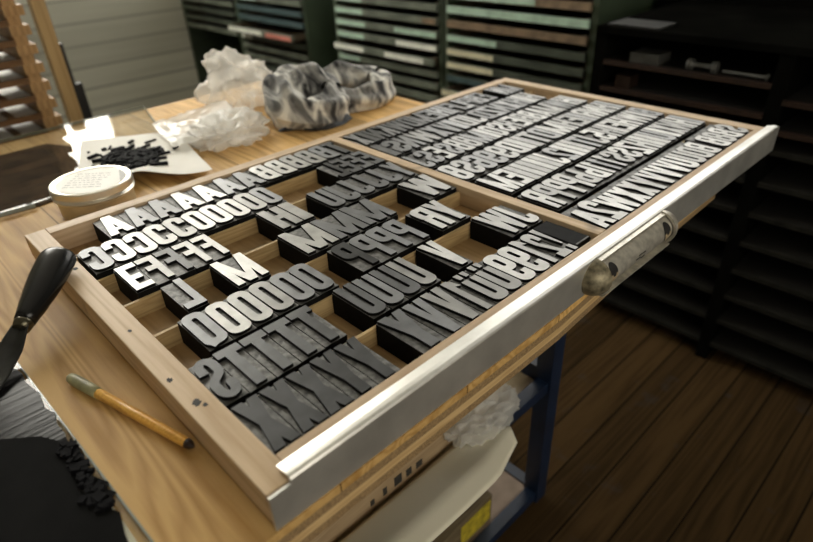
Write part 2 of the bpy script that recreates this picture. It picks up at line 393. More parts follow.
# things on the tray and on the lower shelf
bd = B(-.25, .44, .206, .226, -.415, -.362).build('wooden_board', M['stamp_board'], None, (.1, .216, -.415))
tag(bd, 'narrow plank with black printed marks standing on the tray under the table', 'board')
for i, (x, w, h) in enumerate([(.262, .008, .016), (.286, .016, .02), (.312, .012, .016), (.334, .014, .014), (.236, .008, .012)]):
    B(x, x + w, .2053, .206, -.40, -.40 + h).build('printed_mark', M['stamp'], bd)
def sheet_fn(u, v):
    # u along the table, v from the tray outwards over the front bar
    x = .02 + u * .475
    prof = [(.202, -.4145), (.190, -.397), (.166, -.391), (.128, -.380), (.094, -.388)]
    k = v * 4; i = min(3, int(k)); t = k - i; t = t * t * (3 - 2 * t) if i < 1 else t
    y = prof[i][0] * (1 - t) + prof[i + 1][0] * t; z = prof[i][1] * (1 - t) + prof[i + 1][1] * t
    tip = max(0, (u - .82) / .18)
    y = y + tip * (.175 - y) * .25 - 0.0
    x = x - tip * .03 * abs(v - .75) * 2
    z += .004 * math.sin(u * 7) * v
    return (x, y, z)
ps = MB().grid(sheet_fn, 24, 16).build('paper_sheet', M['paper'], None, (.26, .17, -.4145))
sm = ps.modifiers.new('solid', 'SOLIDIFY'); sm.thickness = .0006
tag(ps, 'large cream paper sheet drooping over the tray edge under the table', 'paper')
bm_ = B(-.35, .535, .198, .285, FL + .026, FL + .105).build('timber_block', M['beam'], None, (.1, .24, FL + .026))
tag(bm_, 'rough brown timber block with yellow paint on the lower shelf', 'wood block')
B(.44, .53, .1972, .198, FL + .034, FL + .092).build('yellow_patch', M['yellow'], bm_)

# ------------------------------------------------------------------ crumpled soft things
def blob(name, c, size, amp, freq, mats, seed, sub=5, flatten=0., power=1., squash=None, groove=None):
    bm = bmesh.new(); bmesh.ops.create_icosphere(bm, subdivisions=sub, radius=1)
    for v in bm.verts:
        p = v.co.copy()
        if squash: p = squash(p)
        q = p * freq + Vector((seed, seed * 1.7, -seed))
        d = (1 - 2.4 * abs(noise.noise(q))) * .85 + (1 - 2.4 * abs(noise.noise(q * 2.0))) * .30 + (1 - 2 * abs(noise.noise(q * 4.2))) * .05 - .55
        n = v.co.normalized()
        w = Vector((p.x * size[0], p.y * size[1], p.z * size[2])) + n * d * amp
        if w.z < -size[2] + flatten: w.z = -size[2] + flatten + (w.z + size[2] - flatten) * .02
        v.co = w
    zmin = min(v.co.z for v in bm.verts)
    for v in bm.verts: v.co.z -= zmin
    me = bpy.data.meshes.new(name); bm.to_mesh(me); bm.free()
    for m_ in mats: me.materials.append(m_)
    for p in me.polygons: p.use_smooth = True
    o = bpy.data.objects.new(name, me); COL.objects.link(o); o.location = c
    return o
def sq_bag(p):
    # upright bag: wider foot, gathered ragged top leaning to the left
    t = (p.z + 1) / 2
    f = 1.0 - .30 * max(0, t - .35)
    return Vector((p.x * f - .06 * t, p.y * f, p.z * (1 - .38 * p.x * max(0, p.z))))
bag = blob('plastic_bag', (.55, .965, .0), (.080, .055, .060), .036, 1.5, [M['bag']], 3.1, squash=sq_bag, flatten=.01)
tag(bag, 'crumpled clear plastic bag standing upright at the back edge of the table', 'plastic bag')
bag2 = blob('plastic_bag', (.418, .785, .0), (.076, .062, .024), .028, 1.7, [M['bag_thin']], 8.3, flatten=.006)
bag2.rotation_euler.z = .35
def flap(u, v):
    a = Vector((.330, .935)).lerp(Vector((.500, .975)), u); b_ = Vector((.298, .775)).lerp(Vector((.44, .755)), u); q = a.lerp(b_, v)
    return (q.x, q.y, .021 + .022 * u * math.sin(v * PI) + .008 * abs(noise.noise(Vector((u * 4, v * 4, 3)))) + .004 * noise.noise(Vector((u * 11, v * 11, 5))))
fp_ = MB().grid(flap, 24, 20).build('plastic_flap', M['bag_flap']); fp_.parent = bag2
fp_.matrix_parent_inverse = Matrix.LocRotScale(bag2.location, Matrix.Rotation(.35, 3, 'Z'), None).inverted()
tag(bag2, 'flattened clear plastic bag lying between the white paper and the rag', 'plastic bag')
bag3 = blob('plastic_bag', (.480, .192, -.391), (.075, .040, .024), .024, 1.9, [M['bag']], 5.7, flatten=.004)
tag(bag3, 'crumpled clear plastic wrapping hanging on the tray under the table', 'plastic bag')

# rag: two folded loops of cloth in one mesh
rg = MB()
def loop(cx, cy, R, r0, a0, a1, zb, tilt, seed, nu=70, nv=26, sx=1., sy=1.):
    def fn(u, v):
        a = a0 + (a1 - a0) * u; b = 2 * PI * v
        rr = r0 * (1 + .35 * noise.noise(Vector((a * 1.3, seed, 0)))) * (1 + .16 * math.sin(5 * b + a * 2.3 + seed) + .20 * noise.noise(Vector((math.cos(b) * 2, math.sin(b) * 2, a * 2 + seed))))
        x = cx + (R * sx + rr * math.cos(b)) * math.cos(a); y = cy + (R * sy + rr * math.cos(b)) * math.sin(a)
        z = zb + r0 * .95 + rr * math.sin(b) * 1.25 + tilt * math.sin(a)
        return (x, y, max(.001, z))
    rg.grid(fn, nu, nv, 0)
loop(.735, .80, .068, .026, 0, 2 * PI, .0, .012, 2.0, sx=1.15)
loop(.60, .775, .055, .034, -.3, 2 * PI - .3, .002, .022, 5.0, sx=1.0)
rag = rg.build('ink_rag', [M['rag'], M['rag_shadow']], None, (.66, .78, 0))
tag(rag, 'bundled grey cleaning rag smeared with black ink at the far end of the table', 'rag')
def undr(u, v): 
    a = 2 * PI * u
    return (.600 + .080 * v * math.cos(a) * (1 + .2 * math.sin(3 * a) + .12 * math.sin(7 * a)), .735 + .056 * v * math.sin(a), .001 + .03 * (1 - v * v) * (1 + .5 * math.sin(6 * a)) + .006 * noise.noise(Vector((u * 9, v * 6, 1))) * v)
MB().grid(undr, 40, 8).build('shadow_underside', M['rag_shadow'], rag)  # black mound painted as the shadow under the front of the rag

# ------------------------------------------------------------------ glass, paper, tin
g = thing('glass_plate', (.2, .93, 0), 'large clear glass plate with a brown board under it, behind the tin', 'glass plate')
GP = [(.052, .739), (.30, .76), (.395, 1.135), (-.10, 1.125), (-.06, .745)]
MB().prism([(-.10, .76), (.05, .742), (.115, .75), (.15, .80), (.175, .86), (.165, .93), (.19, .99), (.16, 1.05), (-.12, 1.05)], .0003, .0022).build('brown_backing', M['brown_board'], g)
MB().prism(GP, .0026, .0085).build('pane', M['glass'], g)
def strip_edge(mb, a, b, w, z0, z1):
    d = Vector((b[0] - a[0], b[1] - a[1])).normalized(); n = Vector((-d.y, d.x)) * w
    mb.prism([a, b, (b[0] + n.x, b[1] + n.y), (a[0] + n.x, a[1] + n.y)], z0, z1)
for a, b in ((1, 2), (2, 3), (4, 0)): mb = MB(); strip_edge(mb, GP[a], GP[b], -.0012, .0026, .0085); mb.build('polished_edge', M['glass_edge'], g)

def paper_fn(u, v):
    a = Vector((.100, .70)).lerp(Vector((.300, .635)), u); b_ = Vector((.205, .975)).lerp(Vector((.355, .885)), u)
    p = a.lerp(b_, v)
    arch = max(0, 1 - v * 3.2)
    z = .0095 + .010 * arch * math.sin(u * PI * 1.15) ** 2 + .003 * noise.noise(Vector((u * 4, v * 4, 2))) + .003
    y = p.y + .045 * arch * math.exp(-((u - .55) / .18) ** 2)
    return (p.x, y, z)
pp = MB().grid(paper_fn, 30, 30).build('paper_sheet', M['paper_white'], None, (.24, .81, .009))
tag(pp, 'white paper with black ink scrapings lying on the glass behind the tin', 'paper')
# ink scrapings on it
sc_ = MB()
rs = random.Random(4)
for i in range(260):
    u = .44 + rs.gauss(0, .13); v = .50 + rs.gauss(0, .10)
    x, y, z = paper_fn(min(.95, max(.05, u)), min(.9, max(.1, v)))
    a = rs.gauss(.45, .7); l = rs.uniform(.002, .012); w = rs.uniform(.0008, .0030)
    sc_.box(x - l, x + l, y - w, y + w, z - .001, z + rs.uniform(.001, .006), rot=a)
tag(sc_.build('ink_scrapings', M['ink'], pp), kind='stuff')

tn = thing('tin', (.122, .665, 0), 'round flat tin with a white labelled lid beside the type case', 'tin')
R0 = .057
MB().lathe([(R0 - .006, .0003), (R0 - .004, .002), (R0 - .003, .028), (R0 - .004, .029)], 64, 0, (.122, .665)).build('tin_body', M['tin_body'], tn)
lid = MB().lathe([(R0 - .002, .0262), (R0, .027), (R0 + .0008, .030), (R0 - .0004, .0315), (R0 + .0008, .033), (R0 - .0004, .0345), (R0 + .001, .036), (R0 + .001, .0445), (R0 - .001, .046), (R0 - .004, .0455), (R0 - .005, .0443), (.004, .0443)], 72, 0, (.122, .665)).build('lid', M['tin'], tn)
MB().lathe([(R0 - .008, .0444), (R0 - .008, .0449)], 56, 0, (.122, .665)).build('paper_label', M['label'], lid)
arc = [(.122 + (R0 - .0085) * math.cos(a), .665 + (R0 - .0085) * math.sin(a)) for a in [(-.95 + i * .11) for i in range(12)]]
MB().prism(arc, .0449, .0451).build('label_panel', M['label_grey'], lid)
mb = MB()
rs = random.Random(2)
for i in range(7):
    yy = .665 + .026 - i * .0085; xx = .122 - .032
    while xx < .122 + .018:
        w = rs.uniform(.003, .009); mb.box(xx, xx + w, yy - .0009, yy + .0009, .0449, .04505, rot=-.75, c=(.122, .665)); xx += w + .0022
mb.build('printed_lines', M['label_grey'], lid)

# ------------------------------------------------------------------ inked glass slab, palette knife, stick
sl = thing('ink_slab', (-.2, .15, 0), 'glass slab covered in black printing ink at the near left corner', 'glass slab')
MB().prism([(-.42, .352), (-.079, .352), (-.068, .05), (-.064, -.002), (-.42, -.002)], .0005, .0055).build('pane', M['glass'], sl)
mb = MB(); strip_edge(mb, (-.079, .352), (-.068, .05), .0012, .0005, .0055); mb.build('polished_edge', M['glass_edge'], sl)
MB().prism([(-.40, .02), (-.0745, .02), (-.0755, .10), (-.0815, .345), (-.40, .345)], .0001, .0004).build('reflection_sheet', M['paper'], sl)  # cream sheet added under the pane in place of its pale window reflection
MB().prism([(-.40, .34), (-.14, .33), (-.100, .322), (-.092, .330), (-.084, .336), (-.0795, .318), (-.081, .300), (-.0765, .274), (-.079, .25), (-.0745, .236), (-.078, .222), (-.0765, .205), (-.080, .18), (-.40, .15)][::-1], .0055, .0066).build('ink_film', M['ink_film'], sl)
pool = [(-.40, .25), (-.125, .240), (-.119, .236), (-.093, .214), (-.082, .194), (-.0795, .185), (-.080, .172), (-.076, .165), (-.0785, .152), (-.0735, .146), (-.0765, .138), (-.070, .124), (-.0735, .118), (-.0695, .110), (-.076, .106), (-.0775, .096), (-.0745, .09), (-.079, .07), (-.080, .06), (-.083, .02), (-.40, .01)]
MB().prism(pool[::-1], .0066, .0085).build('ink_pool', M['ink_matte'], sl)
mb = MB(); rs = random.Random(9)
for i in range(90):
    x = -.081 + rs.gauss(0, .0045); y = rs.uniform(.10, .19); a = rs.uniform(0, 3); l = rs.uniform(.0008, .0042)
    x = min(x, -.0735 - l)
    mb.box(x - l, x + l, y - l * .75, y + l * .75, .0085, .0085 + rs.uniform(.001, .004), rot=a)
tag(mb.build('ink_crumbs', M['ink'], sl), kind='stuff')

kn = thing('palette_knife', (-.05, .40, .0087), 'black-handled ink knife leaning on the case rail, its blade on the ink slab', 'palette knife')
def lp(a, b, t): return [a[i] + (b[i] - a[i]) * t for i in range(3)]
KA = (.010, .437, .056); KB = (-.0555, .368, .030)       # butt, ferrule
ts = [0, .01, .035, .08, .2, .4, .6, .8, .92, 1.]
MB().tube([lp(KA, KB, t) for t in ts], [.010, .0150, .0182, .0202, .0206, .0198, .0176, .0140, .0112, .0102], 20, flat=[(1, .74)] * 7 + [(1, .85), (1, 1), (1, 1)]).build('handle', M['knife_handle'], kn)
MB().tube([lp(KA, KB, t) for t in (1.0, 1.03, 1.10)], [.0100, .0096, .0082], 16).build('ferrule', M['ferrule'], kn)
KC = (-.1195, .303, .0085)
def blade(u, v):
    p = lp(lp(KA, KB, 1.07), KC, u); d = Vector(KC) - Vector(KB); d.normalize(); sd = Vector((0, 0, 1)).cross(d).normalized()
    w = .0085 + .0055 * min(1, u * 3.0); w *= (1 if u < .85 else math.sqrt(max(.05, 1 - ((u - .85) / .15) ** 2)))
    q = Vector(p) + sd * (v - .5) * 2 * w; q.z += .004 * math.sin(u * PI) * -1 + .003 * abs(v - .5) * 2 * (1 - u)
    q.z = max(q.z, .0092)
    return q
bl = MB().grid(blade, 20, 8).build('blade', M['knife_steel'], kn)
sm = bl.modifiers.new('solid', 'SOLIDIFY'); sm.thickness = .0012; sm.offset = 1

sk = thing('brush_stick', (-.026, .19, 0), 'yellow wooden stick with a taped end lying beside the type case', 'stick')
SA = Vector((-.0485, .277, .0058)); SB_ = Vector((-.0065, .112, .0058))
MB().tube([SA.lerp(SB_, t) for t in (.24, .6, .93, .97, 1.0)], [.0050, .0049, .0047, .0042, .0018], 8).build('shaft', M['stick'], sk)
MB().tube([SA.lerp(SB_, t) for t in (.965, .985, 1.012)], [.0046, .0040, .0012], 8).build('dark_tip', M['tan_end'], sk)
MB().tube([SA.lerp(SB_, t) for t in (0, .01, .05, .12, .2, .26)], [.0042, .0050, .0055, .0056, .0056, .0052], 12).build('tape_wrap', M['tape'], sk)

# ------------------------------------------------------------------ the type case
cs = thing('type_case', (.5, .28, 0), 'large shallow wooden type case with an aluminium front, full of type', 'type case')
B(.001, .999, .001, .566, .0002, .006).build('bottom_panel', M['case_floor'], cs)
for x0, x1 in ((0, .025), (.975, 1.0)):
    bevel(B(x0, x1, .0025, .567, .006, .0358).build('side_rail', M['case_wood'], cs))
bevel(B(.025, .975, .5465, .567, .006, .0362).build('back_rail', M['case_wood_x'], cs))
bevel(B(.025, .975, .0025, .0285, .006, .0362).build('front_rail', M['case_wood_x'], cs))
dv = bevel(B(.482, .4995, .0285, .5465, .006, .0365).build('divider', M['case_wood'], cs))
fc = MB()
fc.xprism([(-.002, .0005), (-.002, .0355), (.0005, .0355), (.0005, .0005)][::-1], .0, .0185)
fc.xprism([(-.002, .0005), (-.002, .0395), (-.001, .0413), (.002, .0421), (.006, .0419), (.0165, .0395), (.0165, .0380), (.006, .0404), (.002, .0405), (.0005, .0395), (.0005, .0005)][::-1], .0185, 1.0)
fc.build('metal_facing', M['alu'], cs)
ROWTOP = [.5435 - .0745 * k for k in range(7)]; HB = .067
for (x0, x1) in ((.025, .482), (.4995, .975)):
    for k in range(6):
        yb = ROWTOP[k] - HB
        B(x0, x1, yb - .0058, yb - .0022, .006, .0268).build('row_strip', M['strip'], cs)
rs = random.Random(21)
for cx, cy, r_ in ((.0105, .1225, .0040), (.0145, .1150, .0022), (.0070, .165, .0028), (.0165, .4275, .0030), (.012, .262, .0020)):
    pts = [(cx + r_ * math.cos(a) * rs.uniform(.6, 1.1), cy + r_ * 1.4 * math.sin(a) * rs.uniform(.6, 1.1)) for a in [i * PI / 7 for i in range(14)]]
    MB().prism(pts, .0358, .0360).build('ink_stain', M['stamp'], cs)
# pull handle with label barrel
H0, H1, HZ = .424, .578, .0192
def half(mb, u0, u1, r, mi=0, n=16, a0=-PI * .5, a1=PI * .5, yc=-.002, th=0):
    def fn(u, v):
        a = a0 + (a1 - a0) * v
        return (u0 + (u1 - u0) * u, yc - r * math.cos(a), HZ + r * math.sin(a))
    mb.grid(fn, 1, n, mi)
hd = MB()
half(hd, H0 - .002, H1 + .002, .0175)
handle = hd.build('pull_handle', M['nickel'], cs)
rim = MB()
for (za, zb, ya, yb) in ((HZ + .0188, HZ + .0203, -.0075, -.002), (HZ - .0205, HZ - .0188, -.0185, -.002)):
    rim.box(H0 - .004, H1 + .004, ya, yb, za, zb)
rim.build('rim', M['nickel'], handle)
for side, ux in ((-1, H0), (1, H1)):
    def dome(u, v, side=side, ux=ux):
        a = -PI * .5 + PI * v; b = u * PI / 2
        r = .0225
        return (ux + side * (.025 * math.sin(b)), -.002 - r * math.cos(b) * math.cos(a), HZ + r * math.cos(b) * math.sin(a))
    d = MB().grid(dome, 12, 16)
    def lipf(u, v, side=side, ux=ux):
        a = -PI * .5 + PI * v; r = .0225 - .0035 * u
        return (ux - side * .0, -.002 - r * math.cos(a), HZ + r * math.sin(a))
    d.grid(lipf, 1, 16)
    dd = d.build('end_cap', M['brass'] if side < 0 else M['nickel'], handle)
    # finger hole on the barrel beside the cap
    def holef(u, v, rr=.0165, off=0, side=side, ux=ux):
        a = 2 * PI * v
        du = math.cos(a) * u * .0085; dz = math.sin(a) * u * .0125
        an = math.asin(max(-1, min(1, dz / .0178))) + .25
        return (ux - side * .0125 + du, -.002 - .0178 * math.cos(an), HZ + .0178 * math.sin(an))
    MB().grid(holef, 4, 24).build('finger_hole', M['hole'], handle)
    def crescent(u, v, side=side, ux=ux):
        p = holef(.92, .52 + .46 * v) if u < .5 else holef(.35 + .2 * abs(v - .5), .52 + .46 * v)
        return (p[0] + .001, p[1] - .0004, p[2])
    MB().grid(crescent, 1, 14).build('card_edge', M['card_tan'], handle)
mb = MB()
for i, (u, z, l, rt) in enumerate([(.492, .018, .010, .9), (.497, .0215, .008, -.5), (.503, .016, .009, 1.1), (.506, .021, .006, .2)]):
    mb.box(u - l / 2, u + l / 2, -.0200, -.0195, z - .0005, z + .0005)
mb.build('worn_mark', M['hole'], handle)

# ------------------------------------------------------------------ wood type
def rr(x0, y0, x1, y1, r, n=6, corners=(1, 1, 1, 1)):
    """rounded rectangle, ccw from lower left; always 4*(n+1) points"""
    out = []
    for k, (cx, cy, a) in enumerate(((x0, y0, PI), (x1, y0, 1.5 * PI), (x1, y1, 0), (x0, y1, .5 * PI))):
        q = r if corners[k] else 1e-5
        ox = cx + (q if k in (0, 3) else -q); oy = cy + (q if k in (0, 1) else -q)
        for i in range(n + 1):
            t = a + PI / 2 * i / n; out.append((ox + q * math.cos(t), oy + q * math.sin(t)))
    return out
def ubow(x0, x1, yb, tl, trr, s, t, r, flip=None):
    """U shape: bowl at the bottom, left arm up to tl, right arm up to trr"""
    n = 7; o = [(x0, tl)]
    for cx, a in ((x0 + r, PI), (x1 - r, 1.5 * PI)):
        for i in range(n): o.append((cx + r * math.cos(a + PI / 2 * i / (n - 1)), yb + r + r * math.sin(a + PI / 2 * i / (n - 1))))
    o += [(x1, trr), (x1 - s, trr)]
    ri = max(.0004, min(r - s * .75, (x1 - x0) / 2 - s) if r > s else .0008); ri = min(ri, (x1 - x0) / 2 - s)
    for cx, a in ((x1 - s - ri, 0), (x0 + s + ri, -PI / 2)):
        for i in range(n):
            an = a - PI / 2 * i / (n - 1); o.append((cx + ri * math.cos(an), yb + t + ri + ri * math.sin(an)))
    o.append((x0 + s, tl))
    if flip is not None: o = [(x, flip - y) for x, y in o][::-1]
    return o
def glyph(ch, w, h):
    """pieces of a heavy condensed letter in readable orientation; ('p', poly) or ('r', outer, inner)"""
    s = min(w * .385, .0135); t = .0115 * h / .065; r = min(w * .42, .011); P = []
    def bx(x0, y0, x1, y1): P.append(('p', [(x0, y0), (x1, y0), (x1, y1), (x0, y1)]))
    def pl(*p): P.append(('p', list(p)))
    def bowl(x0, y0, x1, y1, cr, st=None):
        q = st or s; ri = min(max(r - q * .7, .0006), (x1 - x0) / 2 - q - 1e-5, .004); ri = max(ri, .0003)
        P.append(('r', rr(x0, y0, x1, y1, min(r, (y1 - y0) * .45), corners=cr), rr(x0 + q, y0 + t * .9, x1 - q, y1 - t * .9, ri, corners=cr)))
    m = h * .52
    if ch == 'O' or ch == '0' or ch == 'Q': bowl(0, 0, w, h, (1, 1, 1, 1))
    if ch == 'Q': pl((w * .52, -.0), (w * .80, -.003), (w * .92, h * .12), (w * .62, h * .2))
    if ch == 'C': P.append(('p', ubow(0, w, 0, m, h * .36, s, t, r))); P.append(('p', ubow(0, w, 0, h - m, h * .34, s, t, r, flip=h)))
    if ch == 'G': P.append(('p', ubow(0, w, 0, m, h * .45, s, t, r))); P.append(('p', ubow(0, w, 0, h - m, h * .3, s, t, r, flip=h))); bx(w * .5, h * .36, w, h * .45)
    if ch in 'UÜ':
        hh = h if ch == 'U' else h * .78
        P.append(('p', ubow(0, w, 0, hh, hh, s, t, r)))
        if ch == 'Ü':
            for x in (.18, .62): pl((w * x, h * .84), (w * (x + .24), h * .84), (w * (x + .30), h), (w * (x - .02), h))
    if ch == 'J': P.append(('p', ubow(0, w, 0, h * .3, h, s, t, r)))
    if ch == 'I': bx(0, 0, w, h)
    if ch == 'L': bx(0, 0, s, h); bx(0, 0, w, t)
    if ch == 'T': bx(w / 2 - s * .55, 0, w / 2 + s * .55, h); bx(0, h - t, w, h)
    if ch in 'EF':
        bx(0, 0, s, h); bx(0, h - t, w, h); bx(0, h * .45, w * .86, h * .45 + t)
        if ch == 'E': bx(0, 0, w, t)
    if ch == 'H': bx(0, 0, s, h); bx(w - s, 0, w, h); bx(0, m - t * .6, w, m + t * .5)
    if ch == 'D': bowl(0, 0, w, h, (0, 1, 1, 0))
    if ch == 'B': bowl(0, 0, w, m + t * .4, (0, 1, 1, 0)); bowl(0, m - t * .5, w * .97, h, (0, 1, 1, 0))
    if ch == '8': bowl(0, 0, w, m + t * .4, (1, 1, 1, 1)); bowl(w * .03, m - t * .5, w * .97, h, (1, 1, 1, 1))
    if ch == 'P': bx(0, 0, s, h); bowl(0, h * .40, w, h, (0, 1, 1, 0))
    if ch == 'R': bx(0, 0, s, h); bowl(0, h * .44, w, h, (0, 1, 1, 0)); pl((w - s, 0), (w, 0), (w * .97, h * .5), (w - s * 1.1, h * .5))
    if ch == 'b': bx(0, 0, s, h); bowl(0, 0, w, h * .62, (0, 1, 1, 0))
    if ch == 'h': bx(0, 0, s, h); P.append(('p', ubow(0, w, 0, h * .62, h * .62, s, t, r, flip=h * .62)))
    if ch == '6': P.append(('p', ubow(0, w, 0, h * .55, h * .3, s, t, r, flip=h))); bowl(0, 0, w, h * .60, (1, 1, 1, 1))
    if ch == '9': P.append(('p', ubow(0, w, 0, h * .3, h * .55, s, t, r))); bowl(0, h * .40, w, h, (1, 1, 1, 1))
    if ch in 'S5&':
        if ch == '5': bx(0, h - t, w, h); bx(0, m, s, h); bx(0, m - t * .6, w - r * .5, m + t * .5); P.append(('p', ubow(0, w, 0, h * .30, m, s, t, r)))
        else:
            hw = s * .53; rx = w / 2 - hw; ry = h * .155; c = []
            c += [(w / 2 + rx, h * .66)] + [(w / 2 + rx * math.cos(a), h - hw - ry + ry * math.sin(a)) for a in [PI * i / 12 for i in range(13)]]
            c += [(hw, h * .66), (hw * 1.05, h * .615), (w * .34, h * .545), (w * .66, h * .455), (w - hw * 1.05, h * .385), (w - hw, h * .34)]
            c += [(w / 2 + rx * math.cos(a), hw + ry - ry * math.sin(a)) for a in [PI * i / 12 for i in range(13)]] + [(hw, h * .34)]
            lo, hi = [], []
            for i, q in enumerate(c):
                a_, b_ = Vector(c[max(0, i - 1)]), Vector(c[min(len(c) - 1, i + 1)]); d_ = (b_ - a_).normalized()
                lo.append((q[0] - d_.y * hw, q[1] + d_.x * hw)); hi.append((q[0] + d_.y * hw, q[1] - d_.x * hw))
            for i in range(len(c) - 1): P.append(('p', [lo[i], lo[i + 1], hi[i + 1], hi[i]]))
        if ch == '&': pl((w * .55, h * .3), (w, 0), (w, h * .14), (w * .75, h * .4))
    if ch == '2':
        P.append(('p', ubow(0, w, 0, h * .34, h * .42, s, t, r, flip=h))); bx(0, 0, w, t)
        pl((0, 0), (s * 1.05, 0), (w, h * .6), (w - s, h * .6))
    if ch == '3': bowl(0, 0, w, m + t * .4, (0, 1, 1, 0), s); bowl(0, m - t * .5, w * .97, h, (0, 1, 1, 0), s)
    if ch == '1': bx(w * .42, 0, w * .42 + s * 1.1, h); pl((w * .08, h * .74), (w * .45, h * .78), (w * .45, h), (w * .2, h * .9))
    if ch == '!': pl((w * .38, h * .3), (w * .62, h * .3), (w * .85, h), (w * .15, h)); bx(w * .22, 0, w * .78, h * .2)
    if ch == 'A':
        a = s * .92; pl((0, 0), (a, 0), (w * .62, h), (w * .30, h)); pl((w - a, 0), (w, 0), (w * .70, h), (w * .38, h)); bx(w * .2, h * .18, w * .8, h * .18 + t * .8)
    if ch == 'V':
        a = s; pl((0, h), (w * .30, 0), (w * .62, 0), (a, h)); pl((w, h), (w - a, h), (w * .38, 0), (w * .70, 0))
    if ch == 'Y':
        a = s; pl((0, h), (w / 2 - s * .55, h * .36), (w / 2 + s * .55, h * .36), (a * .95, h)); pl((w, h), (w - a * .95, h), (w / 2 - s * .55, h * .36), (w / 2 + s * .55, h * .36)); bx(w / 2 - s * .55, 0, w / 2 + s * .55, h * .40)
    if ch == 'X':
        a = s * 1.05; pl((0, h), (a, h), (w * .5 + a * .55, h * .5), (w * .5 - a * .55, h * .5)); pl((w, h), (w * .5 + a * .55, h * .5), (w * .5 - a * .55, h * .5), (w - a, h))
        pl((0, 0), (a, 0), (w * .5 + a * .55, h * .5), (w * .5 - a * .55, h * .5)); pl((w - a, 0), (w, 0), (w * .5 + a * .55, h * .5), (w * .5 - a * .55, h * .5))
    if ch == 'W':
        q = w * .23
        for x0, x1, f in ((0, .16, 0), (.5 - .115, .16, 1), (.5 - .115, .62, 0), (1 - .23, .62, 1)):
            pl((w * x0, h), (w * x1, 0), (w * x1 + q * .92, 0), (w * x0 + q, h))
    if ch == 'M':
        q = w * .235; bx(0, 0, q, h); bx(w - q, 0, w, h); pl((0, h), (w * .37, 0), (w * .60, 0), (q, h)); pl((w, h), (w - q, h), (w * .40, 0), (w * .63, 0))
    if ch == 'N':
        q = w * .34; bx(0, 0, q, h); bx(w - q, 0, w, h); pl((0, h), (w - q, 0), (w, 0), (q, h))
    if ch == 'K':
        bx(0, 0, s, h); pl((s * .9, h * .42), (w - s, h), (w, h), (s * 1.0, h * .66)); pl((w - s, 0), (w, 0), (w * .62, h * .66), (w * .36, h * .52))
    if ch == 'Z':
        bx(0, 0, w, t); bx(0, h - t, w, h); pl((0, t * .5), (s * 1.1, t * .5), (w, h - t * .5), (w - s * 1.1, h - t * .5))
    return P
Z0, ZS, ZT = .0062, .0322, .0357
_bc, _gc = {}, {}
def body_mesh(w):
    k = round(w, 4)
    if k not in _bc:
        mb = MB().box(-w / 2, w / 2, -HB / 2, HB / 2, 0, ZS - Z0, 0, top=1); _bc[k] = mb.mesh('type_block', [M['black_wood'], M['shoulder']])
    return _bc[k]
def letter_mesh(ch, w, h, rot, dy):
    k = (ch, round(w, 4), round(h, 4), rot, dy)
    if k not in _gc:
        mb = MB()
        def tf(p): return [((w - x if not rot else x) - w / 2, (y if not rot else h - y) - h / 2 + dy) for x, y in p]
        for i, pc in enumerate(glyph(ch, w, h)):
            zt = ZT - ZS + i * .00003
            if pc[0] == 'p': mb.prism(tf(pc[1]), i * .00002, zt, 0, 1)
            else: mb.ring(tf(pc[1]), tf(pc[2]), i * .00002, zt, 0, 1)
        _gc[k] = mb.mesh('letter', [M['black_wood'], M['face']])
    return _gc[k]
ORD = 'first second third fourth fifth sixth seventh eighth ninth tenth eleventh twelfth thirteenth fourteenth fifteenth sixteenth seventeenth eighteenth nineteenth twentieth'.split() + ['twenty-' + q for q in ('first', 'second', 'third', 'fourth', 'fifth', 'sixth', 'seventh', 'eighth')]
ROWN = ['back row', 'second row from back', 'third row from back', 'middle row', 'third row from front', 'second row from front', 'front row']
rt = random.Random(11)
def place(ch, x0, x1, row, idx, left, tone, rot=False, h=.0645, dy=0.):
    w = x1 - x0 - .0009; yb = ROWTOP[row] - HB
    o = bpy.data.objects.new('type_block', body_mesh(w)); COL.objects.link(o)
    o.location = ((x0 + x1) / 2, yb + HB / 2 + rt.uniform(-.0008, .0008), Z0)
    f = bpy.data.objects.new('letter', letter_mesh(ch, w - .0012, h, rot, dy)); COL.objects.link(f)
    f.parent = o; f.location = (0, 0, ZS - Z0)
    f.color = (tone[0], tone[1], tone[2], 1)
    kindw = 'numeral' if ch.isdigit() else ('exclamation mark' if ch == '!' else 'ampersand' if ch == '&' else 'letter')
    nm = '' if kindw in ('exclamation mark', 'ampersand') else ' ' + ch
    place_ = f'{ORD[idx]} from left in the {ROWN[row]} of left compartment' if left else f'{ORD[idx]} from divider in {ROWN[row]} of right compartment'
    tag(o, f'type {kindw}{nm}, {place_}', 'type block', 'type blocks in the left compartment' if left else 'type blocks in the right compartment')
    return o
def tone(v, blue=0.):
    v = .80 * v ** 1.4
    return (v * (1 - .04 * blue), v, v * (1 + .10 * blue) * .97)
